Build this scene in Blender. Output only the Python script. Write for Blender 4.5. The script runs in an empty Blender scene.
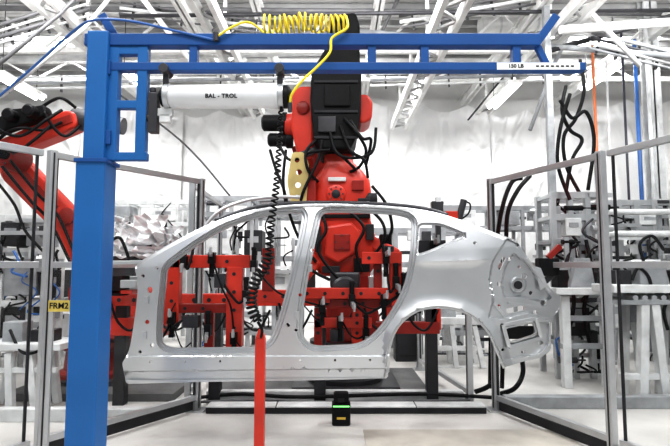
import bpy, bmesh, math, random
import numpy as np
from mathutils import Vector, Matrix, noise
from mathutils.geometry import delaunay_2d_cdt
random.seed(7)
SC=bpy.context.scene; COL=SC.collection
F=520.; H=1.45; TH=math.radians(4.8); PI=math.pi
def P(u,v,Y):
    a=(u-335)/F; b=(223-v)/F
    y=math.cos(TH)-math.sin(TH)*b; z=math.sin(TH)+math.cos(TH)*b
    s=Y/y
    return Vector((a*s,Y,H+z*s))
def G(u,Y): return Vector((P(u,300,Y).x,Y,0))
# ---------------------------------------------------------------- materials
def mat(name,col,rough=.5,metal=0.,var=.12,scale=6.,bump=0.,bscale=40.,emit=0.,spec=.5,bdist=.02):
    m=bpy.data.materials.new(name); m.use_nodes=True; nt=m.node_tree; N=nt.nodes; L=nt.links
    b=N['Principled BSDF']; b.inputs['Roughness'].default_value=rough; b.inputs['Metallic'].default_value=metal
    b.inputs['Specular IOR Level'].default_value=spec
    tc=N.new('ShaderNodeTexCoord'); no=N.new('ShaderNodeTexNoise'); no.inputs['Scale'].default_value=scale; no.inputs['Detail'].default_value=5
    L.new(tc.outputs['Object'],no.inputs['Vector'])
    cr=N.new('ShaderNodeValToRGB'); cr.color_ramp.elements[0].position=.3; cr.color_ramp.elements[1].position=.7
    cr.color_ramp.elements[0].color=tuple(c*(1-var) for c in col)+(1,)
    cr.color_ramp.elements[1].color=tuple(min(1,c*(1+var)) for c in col)+(1,)
    L.new(no.outputs['Fac'],cr.inputs['Fac']); L.new(cr.outputs['Color'],b.inputs['Base Color'])
    if bump:
        n2=N.new('ShaderNodeTexNoise'); n2.inputs['Scale'].default_value=bscale; n2.inputs['Detail'].default_value=4; L.new(tc.outputs['Object'],n2.inputs['Vector'])
        bp=N.new('ShaderNodeBump'); bp.inputs['Strength'].default_value=bump; bp.inputs['Distance'].default_value=bdist
        L.new(n2.outputs['Fac'],bp.inputs['Height']); L.new(bp.outputs['Normal'],b.inputs['Normal'])
    if emit:
        b.inputs['Emission Color'].default_value=tuple(col)+(1,); b.inputs['Emission Strength'].default_value=emit
    return m
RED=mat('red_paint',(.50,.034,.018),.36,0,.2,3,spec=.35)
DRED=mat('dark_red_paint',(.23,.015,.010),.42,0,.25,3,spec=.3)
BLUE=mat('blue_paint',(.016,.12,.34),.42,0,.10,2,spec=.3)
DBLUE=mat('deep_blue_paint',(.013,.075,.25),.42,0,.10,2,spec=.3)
YEL=mat('yellow_plastic',(.86,.68,.03),.35,0,.06)
SIGNY=mat('yellow_sign',(.58,.45,.10),.5,0,.08)
YMET=mat('yellow_painted_plate',(.46,.36,.14),.45,.1,.2)
BLK=mat('black_rubber',(.006,.006,.007),.5,0,.2,spec=.16)
BLKP=mat('black_cover',(.006,.006,.007),.55,0,.3,4,.15,20,spec=.16)
STEEL=mat('zinc_sheet_steel',(.56,.57,.58),.36,.88,.06,2.5)
DSTEEL=mat('dark_steel',(.05,.05,.055),.42,.5,.25)
ALU=mat('aluminium_profile',(.50,.51,.52),.38,.7,.08)
GREY=mat('grey_machine_paint',(.28,.29,.30),.5,0,.25)
LGREY=mat('pale_grey_paint',(.60,.61,.61),.5,0,.18)
DGREY=mat('dark_grey_paint',(.022,.022,.025),.5,0,.25,spec=.25)
WHITE=mat('white_paint',(.80,.80,.79),.4,0,.06)
BAL=mat('white_enamel',(.70,.71,.72),.3,.1,.04)
CEIL=mat('ceiling_white',(.64,.64,.64),.7,0,.15,1.5)
PURLIN=mat('purlin_grey',(.36,.36,.36),.7,0,.25,1.5)
TRUSSM=mat('truss_white',(.72,.72,.71),.6,0,.15,3)
PIPEM=mat('pipe_grey',(.12,.12,.125),.5,.1,.2)
FLOORM=mat('concrete_floor',(.53,.515,.495),.42,0,.28,1.1,.12,60)
PLATF=mat('steel_floor_plate',(.50,.47,.42),.45,.1,.2,3,.1,80)
DARKF=mat('grey_platform',(.11,.11,.11),.6,.1,.45,3,spec=.25)
WALLM=mat('wall_panel',(.70,.70,.69),.7,0,.1,1)
FOIL=mat('crumpled_foil',(.72,.73,.74),.3,.25,.10,4)
ORANGE=mat('orange_tube',(.55,.17,.07),.4,0,.1)
DPIPE=mat('dark_tube',(.035,.035,.05),.4,0,.1)
BTUBE=mat('blue_hose',(.03,.12,.36),.4,0,.1)
GREENL=mat('green_lamp',(.25,.9,.25),.4,0,.02,emit=1.2)
AMBER=mat('amber_lens',(.6,.4,.05),.4,0,.02,emit=.1)
LAMP=mat('lamp_tube',(1,1,1),.4,0,.0,emit=9)
INK=mat('black_ink',(.01,.01,.01),.6,0,.05,spec=.2)
def sheetmat():
    m=bpy.data.materials.new('translucent_sheet'); m.use_nodes=True; nt=m.node_tree; N=nt.nodes; L=nt.links
    b=N['Principled BSDF']; b.inputs['Base Color'].default_value=(.84,.84,.84,1); b.inputs['Roughness'].default_value=.34; out=N['Material Output']
    tc=N.new('ShaderNodeTexCoord'); mp=N.new('ShaderNodeMapping'); mp.inputs['Scale'].default_value=(1.0,1,.8); mp.inputs['Rotation'].default_value=(0,.5,0); L.new(tc.outputs['Object'],mp.inputs['Vector'])
    n2=N.new('ShaderNodeTexNoise'); n2.inputs['Scale'].default_value=1.4; n2.inputs['Detail'].default_value=8; n2.inputs['Distortion'].default_value=2.2; n2.noise_type='RIDGED_MULTIFRACTAL'; L.new(mp.outputs['Vector'],n2.inputs['Vector'])
    bp=N.new('ShaderNodeBump'); bp.inputs['Strength'].default_value=.6; bp.inputs['Distance'].default_value=.15; L.new(n2.outputs['Fac'],bp.inputs['Height']); L.new(bp.outputs['Normal'],b.inputs['Normal'])
    tr=N.new('ShaderNodeBsdfTranslucent'); tr.inputs[0].default_value=(.85,.85,.85,1); tp=N.new('ShaderNodeBsdfTransparent')
    m1=N.new('ShaderNodeMixShader'); m1.inputs[0].default_value=.2; L.new(b.outputs[0],m1.inputs[1]); L.new(tr.outputs[0],m1.inputs[2])
    m2=N.new('ShaderNodeMixShader'); m2.inputs[0].default_value=.08; L.new(m1.outputs[0],m2.inputs[1]); L.new(tp.outputs[0],m2.inputs[2]); L.new(m2.outputs[0],out.inputs[0]); return m
SHEET=sheetmat()
def glassmat():
    m=bpy.data.materials.new('clear_polycarbonate'); m.use_nodes=True; nt=m.node_tree; N=nt.nodes; L=nt.links
    N.remove(N['Principled BSDF']); out=N['Material Output']
    t=N.new('ShaderNodeBsdfTransparent'); t.inputs[0].default_value=(.96,.965,.965,1)
    g=N.new('ShaderNodeBsdfGlossy'); g.inputs['Roughness'].default_value=.08
    mx=N.new('ShaderNodeMixShader'); mx.inputs[0].default_value=.015
    L.new(t.outputs[0],mx.inputs[1]); L.new(g.outputs[0],mx.inputs[2]); L.new(mx.outputs[0],out.inputs[0]); return m
PANE=glassmat()
# ---------------------------------------------------------------- mesh helpers
WL={}
class MB:
    def __init__(s): s.v=[]; s.f=[]; s.s=[]
    def add(s,vs,fs,sm=False):
        n=len(s.v); s.v+=[Vector(v) for v in vs]; s.f+=[tuple(n+i for i in f) for f in fs]; s.s+=[sm]*len(fs); return s
    def hexa(s,a,b):
        return s.add(list(a)+list(b),[(0,1,2,3),(7,6,5,4),(0,4,5,1),(1,5,6,2),(2,6,7,3),(3,7,4,0)])
    def box(s,c,d):
        x,y,z=c; a,b,e=d[0]/2,d[1]/2,d[2]/2
        return s.hexa([(x-a,y-b,z-e),(x+a,y-b,z-e),(x+a,y-b,z+e),(x-a,y-b,z+e)],[(x-a,y+b,z-e),(x+a,y+b,z-e),(x+a,y+b,z+e),(x-a,y+b,z+e)])
    def box2(s,lo,hi): return s.box([(lo[i]+hi[i])/2 for i in range(3)],[abs(hi[i]-lo[i]) for i in range(3)])
    def boxpx(s,u0,v0,u1,v1,Y0,Y1):
        vm=(v0+v1)/2; a=P(u0,vm,Y0); b=P(u1,vm,Y0)
        return s.box2((a.x,Y0,P(u0,v1,Y0).z),(b.x,Y1,P(u0,v0,Y0).z))
    def bar(s,p,q,w,d,up=(0,0,1)):
        p=Vector(p); q=Vector(q); t=(q-p).normalized(); up=Vector(up)
        if abs(t.dot(up))>.98: up=Vector((0,1,0))
        a=t.cross(up).normalized()*(d/2); b=a.cross(t).normalized()*(w/2)
        r=lambda o:[o-a-b,o+a-b,o+a+b,o-a+b]
        return s.hexa(r(p),r(q))
    def rev(s,p,ax,prof,seg=24):
        p=Vector(p); ax=Vector(ax).normalized(); h=Vector((0,0,1)) if abs(ax.z)<.9 else Vector((1,0,0))
        a=ax.cross(h).normalized(); b=ax.cross(a); vs=[];fs=[]
        for t,r in prof:
            for k in range(seg):
                g=2*PI*k/seg; vs.append(p+ax*t+(a*math.cos(g)+b*math.sin(g))*max(r,1e-4))
        for i in range(len(prof)-1):
            for k in range(seg):
                k2=(k+1)%seg; fs.append((i*seg+k,i*seg+k2,(i+1)*seg+k2,(i+1)*seg+k))
        fs.append(tuple(range(seg))[::-1]); fs.append(tuple((len(prof)-1)*seg+k for k in range(seg)))
        return s.add(vs,fs,False)
    def cyl(s,p,q,r,r2=None,seg=20):
        p=Vector(p); q=Vector(q); return s.rev(p,q-p,[(0,r),((q-p).length,r if r2 is None else r2)],seg)
    def tube(s,pts,r,seg=8,sm=True):
        pts=[Vector(p) for p in pts]; n=len(pts); T=[]
        for i in range(n): T.append((pts[min(i+1,n-1)]-pts[max(i-1,0)]).normalized())
        h=Vector((0,0,1)) if abs(T[0].z)<.9 else Vector((1,0,0)); a=T[0].cross(h).normalized(); vs=[];fs=[]
        for i in range(n):
            a=(a-T[i]*a.dot(T[i])).normalized(); b=T[i].cross(a)
            for k in range(seg):
                g=2*PI*k/seg; vs.append(pts[i]+(a*math.cos(g)+b*math.sin(g))*r)
        for i in range(n-1):
            for k in range(seg):
                k2=(k+1)%seg; fs.append((i*seg+k,i*seg+k2,(i+1)*seg+k2,(i+1)*seg+k))
        s.add(vs,fs,sm); m=len(s.v)-n*seg
        s.f.append(tuple(m+k for k in range(seg))[::-1]); s.f.append(tuple(m+(n-1)*seg+k for k in range(seg))); s.s+=[False,False]; return s
    def prism(s,poly,Y0,Y1):
        a=[P(u,v,Y0) for u,v in poly]; d=Vector((0,Y1-Y0,0)); n=len(a)
        return s.add(a+[p+d for p in a],[tuple(range(n)),tuple(range(2*n-1,n-1,-1))]+[(i,n+i,n+(i+1)%n,(i+1)%n) for i in range(n)])
    def build(s,name,m,parent=None,bevel=0,seg=2,recalc=True):
        vs=s.v
        if parent is not None: o0=WL[parent.name]
        else:
            xs=[v.x for v in vs]; ys=[v.y for v in vs]; zs=[v.z for v in vs]
            o0=Vector(((min(xs)+max(xs))/2,(min(ys)+max(ys))/2,min(zs)))
        me=bpy.data.meshes.new(name); me.from_pydata([v-o0 for v in vs],[],s.f)
        me.polygons.foreach_set('use_smooth',s.s)
        if recalc:
            bm=bmesh.new(); bm.from_mesh(me); bmesh.ops.recalc_face_normals(bm,faces=bm.faces); bm.to_mesh(me); bm.free()
        me.materials.append(m); o=bpy.data.objects.new(name,me); COL.objects.link(o)
        if parent is not None: o.parent=parent
        else: o.location=o0
        WL[o.name]=o0.copy()
        if bevel:
            b=o.modifiers.new('bevel','BEVEL'); b.width=bevel; b.segments=seg; b.limit_method='ANGLE'; b.angle_limit=math.radians(35)
        return o
def smooth_angle(o,deg=35):
    me=o.data
    me.polygons.foreach_set('use_smooth',[True]*len(me.polygons)); me.set_sharp_from_angle(angle=math.radians(deg)); return o
def thing(name,label,cat,loc,group=None):
    o=bpy.data.objects.new(name,None); COL.objects.link(o); o.location=Vector(loc); o.empty_display_size=.1
    o['label']=label; o['category']=cat
    if group: o['group']=group
    WL[o.name]=Vector(loc); return o
def tag(o,label,cat,group=None):
    o['label']=label; o['category']=cat
    if group: o['group']=group
    return o
def struct(o): o['kind']='structure'; return o
def cat(pts,n=8,closed=False):
    pts=[Vector(p) for p in pts]; out=[]; N=len(pts)
    for i in range(N-1):
        p0=pts[max(i-1,0)];p1=pts[i];p2=pts[i+1];p3=pts[min(i+2,N-1)]
        for k in range(n):
            t=k/n; out.append(.5*((2*p1)+(p2-p0)*t+(2*p0-5*p1+4*p2-p3)*t*t+(3*p1-p0-3*p2+p3)*t**3))
    out.append(pts[-1]); return out
def helix(path,rad,turns,per=14):
    path=[Vector(p) for p in path]; L=[0]
    for a,b in zip(path,path[1:]): L.append(L[-1]+(b-a).length)
    n=int(turns*per); out=[]; j=0; a=None
    for i in range(n+1):
        s=L[-1]*i/n
        while j<len(L)-2 and L[j+1]<s: j+=1
        p=path[j].lerp(path[j+1],(s-L[j])/max(L[j+1]-L[j],1e-9)); T=(path[j+1]-path[j]).normalized()
        if a is None: a=T.cross(Vector((0,1,0))).normalized()
        a=(a-T*a.dot(T)).normalized(); b=T.cross(a); g=2*PI*i/per
        r=rad(i/n) if callable(rad) else rad
        out.append(p+(a*math.cos(g)+b*math.sin(g))*r)
    return out
def text(txt,size,loc,m,parent,name='lettering',bold=0.,sp=1.):
    cu=bpy.data.curves.new('t','FONT'); cu.body=txt; cu.size=size; cu.extrude=.0008; cu.align_x='CENTER'; cu.align_y='CENTER'; cu.offset=bold; cu.space_character=sp
    t=bpy.data.objects.new('t',cu); COL.objects.link(t); bpy.context.view_layer.update()
    me=bpy.data.meshes.new_from_object(t.evaluated_get(bpy.context.evaluated_depsgraph_get())); bpy.data.objects.remove(t)
    loc=Vector(loc)-WL[parent.name]
    for v in me.vertices: x,y,z=v.co; v.co=(x+loc.x,-z+loc.y,y+loc.z)
    me.name=name; me.materials.clear(); me.materials.append(m)
    o=bpy.data.objects.new(name,me); COL.objects.link(o); o.parent=parent; WL[o.name]=WL[parent.name].copy(); return o
def round_poly(pts,r=4,n=5):
    out=[]; N=len(pts)
    for i in range(N):
        p=np.array(pts[i][:2],float); rr=pts[i][2] if len(pts[i])>2 else r
        a=np.array(pts[i-1][:2],float); b=np.array(pts[(i+1)%N][:2],float)
        la=np.linalg.norm(a-p); lb=np.linalg.norm(b-p); ta=min(rr,la*.48); tb=min(rr,lb*.48)
        A=p+(a-p)/la*ta; B=p+(b-p)/lb*tb
        for k in range(n+1):
            t=k/n; out.append(tuple((1-t)**2*A+2*t*(1-t)*p+t*t*B))
    return out
def resample(poly,step):
    p=np.array(poly+[poly[0]],float); d=np.r_[0,np.cumsum(np.linalg.norm(np.diff(p,axis=0),axis=1))]
    n=max(6,int(d[-1]/step)); t=np.linspace(0,d[-1],n,endpoint=False)
    return np.c_[np.interp(t,d,p[:,0]),np.interp(t,d,p[:,1])]
def circ(u,v,r,n=12,k=1.): return [(u+r*math.cos(2*PI*i/n),v+k*r*math.sin(2*PI*i/n)) for i in range(n)]
def segdist(p,poly,closed=True):
    a=np.array(poly,float); b=np.roll(a,-1,axis=0)
    if not closed: a=a[:-1]; b=b[:-1]
    res=np.full(len(p),1e9)
    for i in range(len(a)):
        d=b[i]-a[i]; t=np.clip(((p-a[i])@d)/max(d@d,1e-9),0,1); q=a[i]+t[:,None]*d
        res=np.minimum(res,np.hypot(p[:,0]-q[:,0],p[:,1]-q[:,1]))
    return res
def inside(p,poly):
    a=np.array(poly,float); c=np.zeros(len(p),bool); j=len(a)-1
    for i in range(len(a)):
        x1,y1=a[i]; x2,y2=a[j]
        if y1!=y2:
            k=((y1>p[:,1])!=(y2>p[:,1]))&(p[:,0]<(x2-x1)*(p[:,1]-y1)/(y2-y1)+x1); c^=k
        j=i
    return c
def offset(poly,d):
    a=np.array(poly); t=np.roll(a,-1,axis=0)-np.roll(a,1,axis=0); t/=np.linalg.norm(t,axis=1)[:,None]+1e-9
    return a+np.c_[t[:,1],-t[:,0]]*d
def sheet(outline,holes,grid,depth,extra=None,skirt=.02,Yb=4.15,step=2.5):
    loops=[resample(outline,step)]+[resample(h,min(step,max(.8,len(h)*.1))) for h in holes]
    V=[];E=[]
    for l in loops:
        n=len(V); V+=[tuple(x) for x in l]; E+=[(n+i,n+(i+1)%len(l)) for i in range(len(l))]
    cand=np.array(grid if extra is None else list(grid)+list(extra),float)
    ok=inside(cand,loops[0])
    for l in loops[1:]: ok&=~inside(cand,l)
    for l in loops: ok&=segdist(cand,l)>.7
    V+=[tuple(x) for x in cand[ok]]
    r=delaunay_2d_cdt([Vector(v) for v in V],E,[],0,1e-5)
    vv=np.array([tuple(v) for v in r[0]]); ff=np.array([f for f in r[2]])
    cen=vv[ff].mean(axis=1); k=inside(cen,loops[0])
    for l in loops[1:]: k&=~inside(cen,l)
    ff=ff[k]; used=np.unique(ff); mp={o:i for i,o in enumerate(used)}; vv=vv[used]
    y=depth(vv); mb=MB(); W=[P(vv[i,0],vv[i,1],Yb+y[i]) for i in range(len(vv))]
    fs=[]
    for f in ff:
        f=[mp[i] for i in f]; a,b,c=[W[i] for i in f]
        if (b-a).cross(c-a).y>0: f=f[::-1]
        fs.append(tuple(f))
    mb.add(W,fs,True)
    ec={}
    for f in fs:
        for i in range(3):
            e=(f[i],f[(i+1)%3]); ec[e]=1
    bd=[e for e in ec if (e[1],e[0]) not in ec]
    for e in bd:
        a,b=W[e[0]],W[e[1]]; d=Vector((0,skirt,0)); mb.add([a,b,b+d,a+d],[(1,0,3,2)],False)
    return mb
# ---------------------------------------------------------------- setting
struct(MB().box2((-12,-4,-.1),(12,14.5,0)).build('floor',FLOORM))
struct(MB().box2((-12,0,6.6),(12,14.5,6.75)).build('ceiling',CEIL))
struct(MB().box2((-12,14.2,0),(12,14.4,6.6)).build('wall_back',WALLM))
struct(MB().box2((-12.2,0,0),(-12,14.4,6.6)).build('wall_left',WALLM))
struct(MB().box2((12,0,0),(12.2,14.4,6.6)).build('wall_right',WALLM))
for i in range(16): struct(MB().box2((-12,8.4+i*.35,6.48),(12,8.48+i*.35,6.6)).build('trim_%d'%(i+1),PURLIN))
def drape(x0,x1,z0,z1,Y,seed,label):
    rnd=random.Random(seed); mb=MB(); nx,nz=130,60; ph=[rnd.random()*6 for _ in range(8)]
    cr=[(rnd.random(),rnd.uniform(-1.3,1.3),rnd.uniform(.02,.09),rnd.uniform(.008,.03)) for _ in range(10)]
    vs=[];fs=[]
    for j in range(nz+1):
        for i in range(nx+1):
            s=i/nx; t=j/nz; x=x0+(x1-x0)*s
            pin=(s*2.3+.2)%1
            y=.06*math.sin(s*4+ph[3]+t*4*(.5-s))+.09*math.sin(PI*pin)*t**4+.06*noise.noise(Vector((s*3+ph[0],t*3,seed)))
            for c0,sl,wd,am in cr: y-=am*2.2*max(0,1-abs(s-c0-sl*(.8-t))/wd)
            if min(abs(s-.5),abs(s-.02))<.006: y-=.02
            z=z0+(z1-z0)*t-.18*math.sin(PI*pin)*t**5
            vs.append((x,Y+y,z))
    for j in range(nz):
        for i in range(nx): a=j*(nx+1)+i; fs.append((a,a+1,a+nx+2,a+nx+1))
    mb.add(vs,fs,True); return tag(mb.build('plastic_sheet',SHEET),label,'plastic sheet','white dust sheets hung on the far wall')
dl=['white plastic dust sheet on the far wall at far left','white plastic dust sheet on far wall behind the left robot','white plastic dust sheet on far wall left of the central robot','white plastic dust sheet on far wall directly behind the central robot','white plastic dust sheet on far wall right of the central robot','white plastic dust sheet on far wall behind the right pipes','white plastic dust sheet on the far wall at far right']
for i in range(7): drape(-9.6+i*2.76,-6.86+i*2.76,.02,5.95-.14*(i%3),13.75-.03*(i%2),i,dl[i])
# ---------------------------------------------------------------- ceiling steelwork
def joist(u,v,Yr,Z,label,w=.16,h=.26):
    p=P(u,v,Yr); k=(Z-H)/(p.z-H); X=p.x*k; mb=MB()
    mb.box2((X-w/2,3,Z),(X+w/2,14.1,Z+.02)); mb.box2((X-w/2,3,Z+h-.02),(X+w/2,14.1,Z+h)); mb.box2((X-.012,3,Z),(X+.012,14.1,Z+h))
    return tag(mb.build('ceiling_beam',TRUSSM),label,'ceiling beam','white beams running back under the ceiling')
joist(178,5,8,5.6,'white ceiling beam running back above the left of the blue jib')
joist(30,5,8,5.9,'white ceiling beam running back at the far left')
joist(255,5,8,6.0,'white ceiling beam running back left of the yellow coiled hose')
joist(380,5,8,6.0,'white ceiling beam running back right of the yellow coiled hose')
joist(545,5,8,5.8,'white ceiling beam running back over the right jib end')
joist(650,40,8,5.7,'white ceiling beam running back at the far right')
def rail_truss(u,v,Z,label,w=.34):
    p=P(u,v,8); k=(Z-H)/(p.z-H); X=p.x*k; t=thing('hoist_rail',label,'overhead rail',(X,8.5,Z))
    for s in (-1,1): MB().box2((X+s*w/2-.04,3.5,Z),(X+s*w/2+.04,13.3,Z+.18)).build('side_rail',TRUSSM,t)
    mb=MB(); y=3.6
    while y<13.1: mb.bar((X-w/2,y,Z+.09),(X+w/2,y+.35,Z+.09),.04,.05); mb.bar((X+w/2,y+.35,Z+.09),(X-w/2,y+.7,Z+.09),.04,.05); y+=.7
    mb.build('lattice',PURLIN,t)
    for y in (9,11,13): MB().box2((X-.03,y-.03,Z+.18),(X+.03,y+.03,6.6)).build('hanger',TRUSSM,t)
    return t
rail_truss(452,15,5.0,'white lattice hoist rail running back right of the robot')
rail_truss(205,12,5.3,'white lattice hoist rail running back left of the robot',.26)
rail_truss(575,20,5.4,'white lattice hoist rail running back beyond the right jib end',.3)
rail_truss(70,30,5.4,'white lattice hoist rail running back above the left robot',.3)
def truss(Y,z0,z1,label,m_=TRUSSM):
    t=thing('roof_truss',label,'roof truss',(0,Y,z0))
    for z in (z0,z1): MB().box2((-11.5,Y-.05,z-.05),(11.5,Y+.05,z+.05)).build('chord',m_,t)
    mb=MB(); x=-11.2; k=0
    while x<11: mb.bar((x,Y,z0 if k%2 else z1),(x+.8,Y,z1 if k%2 else z0),.045,.045); x+=.8; k+=1
    mb.build('web',m_,t)
truss(9.6,5.55,6.3,'nearer white roof truss crossing the hall above the jib')
truss(12.2,5.95,6.4,'farther white roof truss nearest to the dust sheets')
def run(pts,r,m,name,label,cat_,group=None,smooth=6):
    pts=[P(*p) for p in pts]
    return tag(MB().tube(cat(pts,smooth) if smooth else pts,r,8).build(name,m),label,cat_,group)
GP='overhead pipes and conduits'
run([(-30,8,9),(700,14,9)],.05,PIPEM,'ceiling_pipe','dark pipe running straight across the top of the hall','pipe',GP,0)
run([(120,16,8.5),(700,10,8.5)],.035,DSTEEL,'ceiling_pipe','thin dark conduit just above the yellow coiled hose','pipe',GP,0)
run([(-30,60,10),(340,52,10)],.07,LGREY,'ceiling_pipe','pale pipe crossing behind the left half of the jib','pipe',GP,0)
run([(340,30,9.4),(700,58,8)],.05,GREY,'ceiling_pipe','grey pipe sloping down to the right behind the jib end','pipe',GP,0)
run([(545,52,8.5),(700,8,8.5)],.045,DSTEEL,'ceiling_pipe','dark pipe slanting up to the right past the jib end','pipe',GP,0)
run([(560,30,8),(700,20,8)],.07,WHITE,'ceiling_pipe','thick white pipe at the top right corner','pipe',GP,0)
run([(0,97,7.5),(85,28,7.5),(118,-12,7.5)],.03,LGREY,'ceiling_pipe','pale slanting conduit at top left nearest the blue post','pipe',GP,0)
run([(-20,80,7.8),(60,14,7.8),(85,-12,7.8)],.03,PIPEM,'ceiling_pipe','dark slanting conduit at top left corner','pipe',GP,0)
run([(575,-5,8),(640,66,8)],.04,LGREY,'ceiling_pipe','pale conduit slanting down right at top right','pipe',GP,0)
run([(530,130,9),(556,60,9),(590,-5,9)],.035,GREY,'ceiling_pipe','grey conduit slanting up right beyond the jib end brace','pipe',GP,0)
run([(400,-5,9),(368,60,9.5)],.03,PIPEM,'ceiling_pipe','short dark conduit slanting just right of the black robot arm','pipe',GP,0)
run([(140,-5,8.6),(190,60,9)],.05,WHITE,'ceiling_pipe','white pipe slanting down right above the balancer','pipe',GP,0)
run([(468,120,11),(520,60,11),(560,40,11)],.02,DSTEEL,'ceiling_cable','thin dark cable rising in front of the right dust sheet','cable',None)
run([(92,75,11),(180,140,11),(230,196,11)],.02,DSTEEL,'ceiling_cable','thin dark cable sagging in front of the left dust sheet','cable',None)
def bundle(a,b,n,r,gap,m_,label):
    a=P(*a);b=P(*b);t=thing('conduit_bundle',label,'conduits',(a+b)/2); d=(b-a).normalized(); s=d.cross(Vector((0,1,0))).normalized()
    for k in range(n): o=s*(k-(n-1)/2)*gap; MB().tube([a+o,b+o],r*(1+.5*(k%2)),8).build('conduit',m_[k%len(m_)],t)
    for k in range(6): c=a.lerp(b,(k+.5)/6); MB().bar(c-s*gap*n/2+Vector((0,.06,0)),c+s*gap*n/2+Vector((0,.06,0)),.05,.03,(0,1,0)).build('clip_rail',DSTEEL,t)
bundle((590,40,8.2),(710,70,8.2),4,.022,.09,(GREY,LGREY,DSTEEL),'bundle of four conduits at top right above the right fence')
bundle((400,22,8.7),(560,-6,8.7),3,.022,.10,(PIPEM,LGREY),'bundle of conduits slanting over the right half of the jib')
bundle((-20,40,8.3),(90,6,8.3),4,.022,.10,(LGREY,PIPEM),'bundle of conduits slanting in the top left corner')
bundle((120,8,8.9),(268,28,8.9),3,.02,.1,(PIPEM,LGREY),'bundle of conduits slanting down toward the yellow coil')
bundle((370,80,10.5),(560,74,10.5),3,.025,.12,(LGREY,GREY,LGREY),'bundle of level conduits just below the right jib chord')
bundle((-20,84,10.5),(300,78,10.5),3,.025,.12,(LGREY,GREY,LGREY),'bundle of level conduits just below the left jib chord')
t=thing('air_duct','round pale air duct along the top right of the hall','air duct',P(620,10,10))
a=P(480,26,10.3); b=P(700,6,10.3); MB().cyl(a,b,.2,None,24).build('duct_shell',WHITE,t)
for k in range(6): c=a.lerp(b,(k+.5)/6); MB().cyl(c-(b-a).normalized()*.02,c+(b-a).normalized()*.02,.22,None,24).build('duct_ring',LGREY,t)
def lamp(u,v,Y,label,L=1.2):
    c=P(u,v,Y); t=thing('ceiling_light',label,'ceiling light',c,'linear factory lights')
    MB().box2((c.x-.14,c.y-L/2,c.z+.02),(c.x+.14,c.y+L/2,c.z+.09)).build('housing',WHITE,t)
    for s in (-.07,.07): MB().cyl((c.x+s,c.y-L/2+.03,c.z),(c.x+s,c.y+L/2-.03,c.z),.03,None,10).build('tube_lamp',LAMP,t)
    for s in (-.4,.4): MB().cyl((c.x,c.y+s*L,c.z+.09),(c.x,c.y+s*L,6.6),.008,None,6).build('hanger_wire',DSTEEL,t)
lamp(503,97,11,'bright factory light above the right fence start',1.6)
lamp(420,92,11.5,'bright factory light just right of the robot',1.4)
lamp(135,80,10.5,'bright factory light behind the blue hinge frame',1.4)
lamp(20,88,10,'bright factory light at the far left',1.4)
lamp(600,78,10.5,'bright factory light behind the orange pipe',1.4)
lamp(230,50,10.2,'bright factory light behind the jib left of the black robot arm',1.2)
# ---------------------------------------------------------------- jib crane (blue)
YJ=3.2; XP=-1.486
jc=thing('jib_crane','blue steel jib crane with a tall post standing in front of the car panel','crane',(XP,YJ,0))
zt=P(90,160,YJ-.09).z; ztop=P(95,30,YJ-.065).z
MB().box2((XP-.089,YJ-.089,0),(XP+.089,YJ+.089,zt)).build('lower_post',BLUE,jc,.012,3)
MB().box2((XP-.17,YJ-.17,0),(XP+.17,YJ+.17,.02)).build('base_plate',BLUE,jc,.004)
xu=P(95,100,YJ-.065).x
MB().box2((xu-.065,YJ-.065,zt),(xu+.065,YJ+.065,ztop)).build('upper_post',BLUE,jc,.008)
MB().box2((xu-.1,YJ-.1,zt-.012),(xu+.1,YJ+.1,zt+.012)).build('joint_plate',DBLUE,jc,.003)
mb=MB(); mb.boxpx(107,46,117,160,YJ-.03,YJ+.03); mb.boxpx(136,46,146,160,YJ-.03,YJ+.03)
for v in (46,100,152): mb.boxpx(107,v,146,v+8,YJ-.028,YJ+.028)
mb.build('hinge_frame',BLUE,jc,.004)
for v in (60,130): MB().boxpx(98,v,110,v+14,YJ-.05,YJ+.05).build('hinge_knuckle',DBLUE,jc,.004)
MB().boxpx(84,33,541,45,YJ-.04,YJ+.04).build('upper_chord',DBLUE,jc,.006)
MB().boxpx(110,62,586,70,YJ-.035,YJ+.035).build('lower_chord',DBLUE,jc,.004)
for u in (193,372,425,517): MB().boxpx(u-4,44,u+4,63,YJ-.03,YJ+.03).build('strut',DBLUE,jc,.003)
MB().bar(P(536,44,YJ),P(556,16,YJ),.035,.05,(0,1,0)).build('end_brace',DBLUE,jc,.003)
MB().bar(P(536,44,YJ),P(546,64,YJ),.03,.04,(0,1,0)).build('end_brace',DBLUE,jc,.003)
MB().bar(P(117,40,YJ),P(102,15,YJ),.03,.05,(0,1,0)).build('end_brace',DBLUE,jc,.003)
pl=MB().boxpx(497,62.5,580,69.5,YJ-.039,YJ-.036).build('load_label',WHITE,jc)
text('150 LB',.034,P(516,66,YJ-.0405),INK,pl,bold=.0008)
m=MB()
for u in range(536,576,5): m.boxpx(u,65.3,u+3,66.8,YJ-.0405,YJ-.039)
m.build('label_print',INK,pl)
ba=thing('air_balancer','white cylindrical air balancer with dark end caps hung under the jib','hoist balancer',P(222,97,YJ))
yb=YJ; A=P(170,97,yb); B=P(279,97,yb); r=11.4*3.28/520
smooth_angle(MB().rev(A,(1,0,0),[(0,r*.95),(.01,r),(.665,r),(.667,r*1.03),(.68,r*1.03),(.682,r),((B-A).length,r)],36).build('barrel',BAL,ba))
for c,dx in ((A,-.03),(B,-.005)): smooth_angle(MB().rev(c+Vector((dx,0,0)),(1,0,0),[(0,r*1.06),(.004,r*1.1),(.03,r*1.1),(.034,r*1.06)],32).build('end_flange',ALU,ba))
smooth_angle(MB().rev(A-Vector((.06,0,0)),(1,0,0),[(0,r*.6),(.01,r*.85),(.032,r*.9)],32).build('end_cap',BLK,ba))
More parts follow.
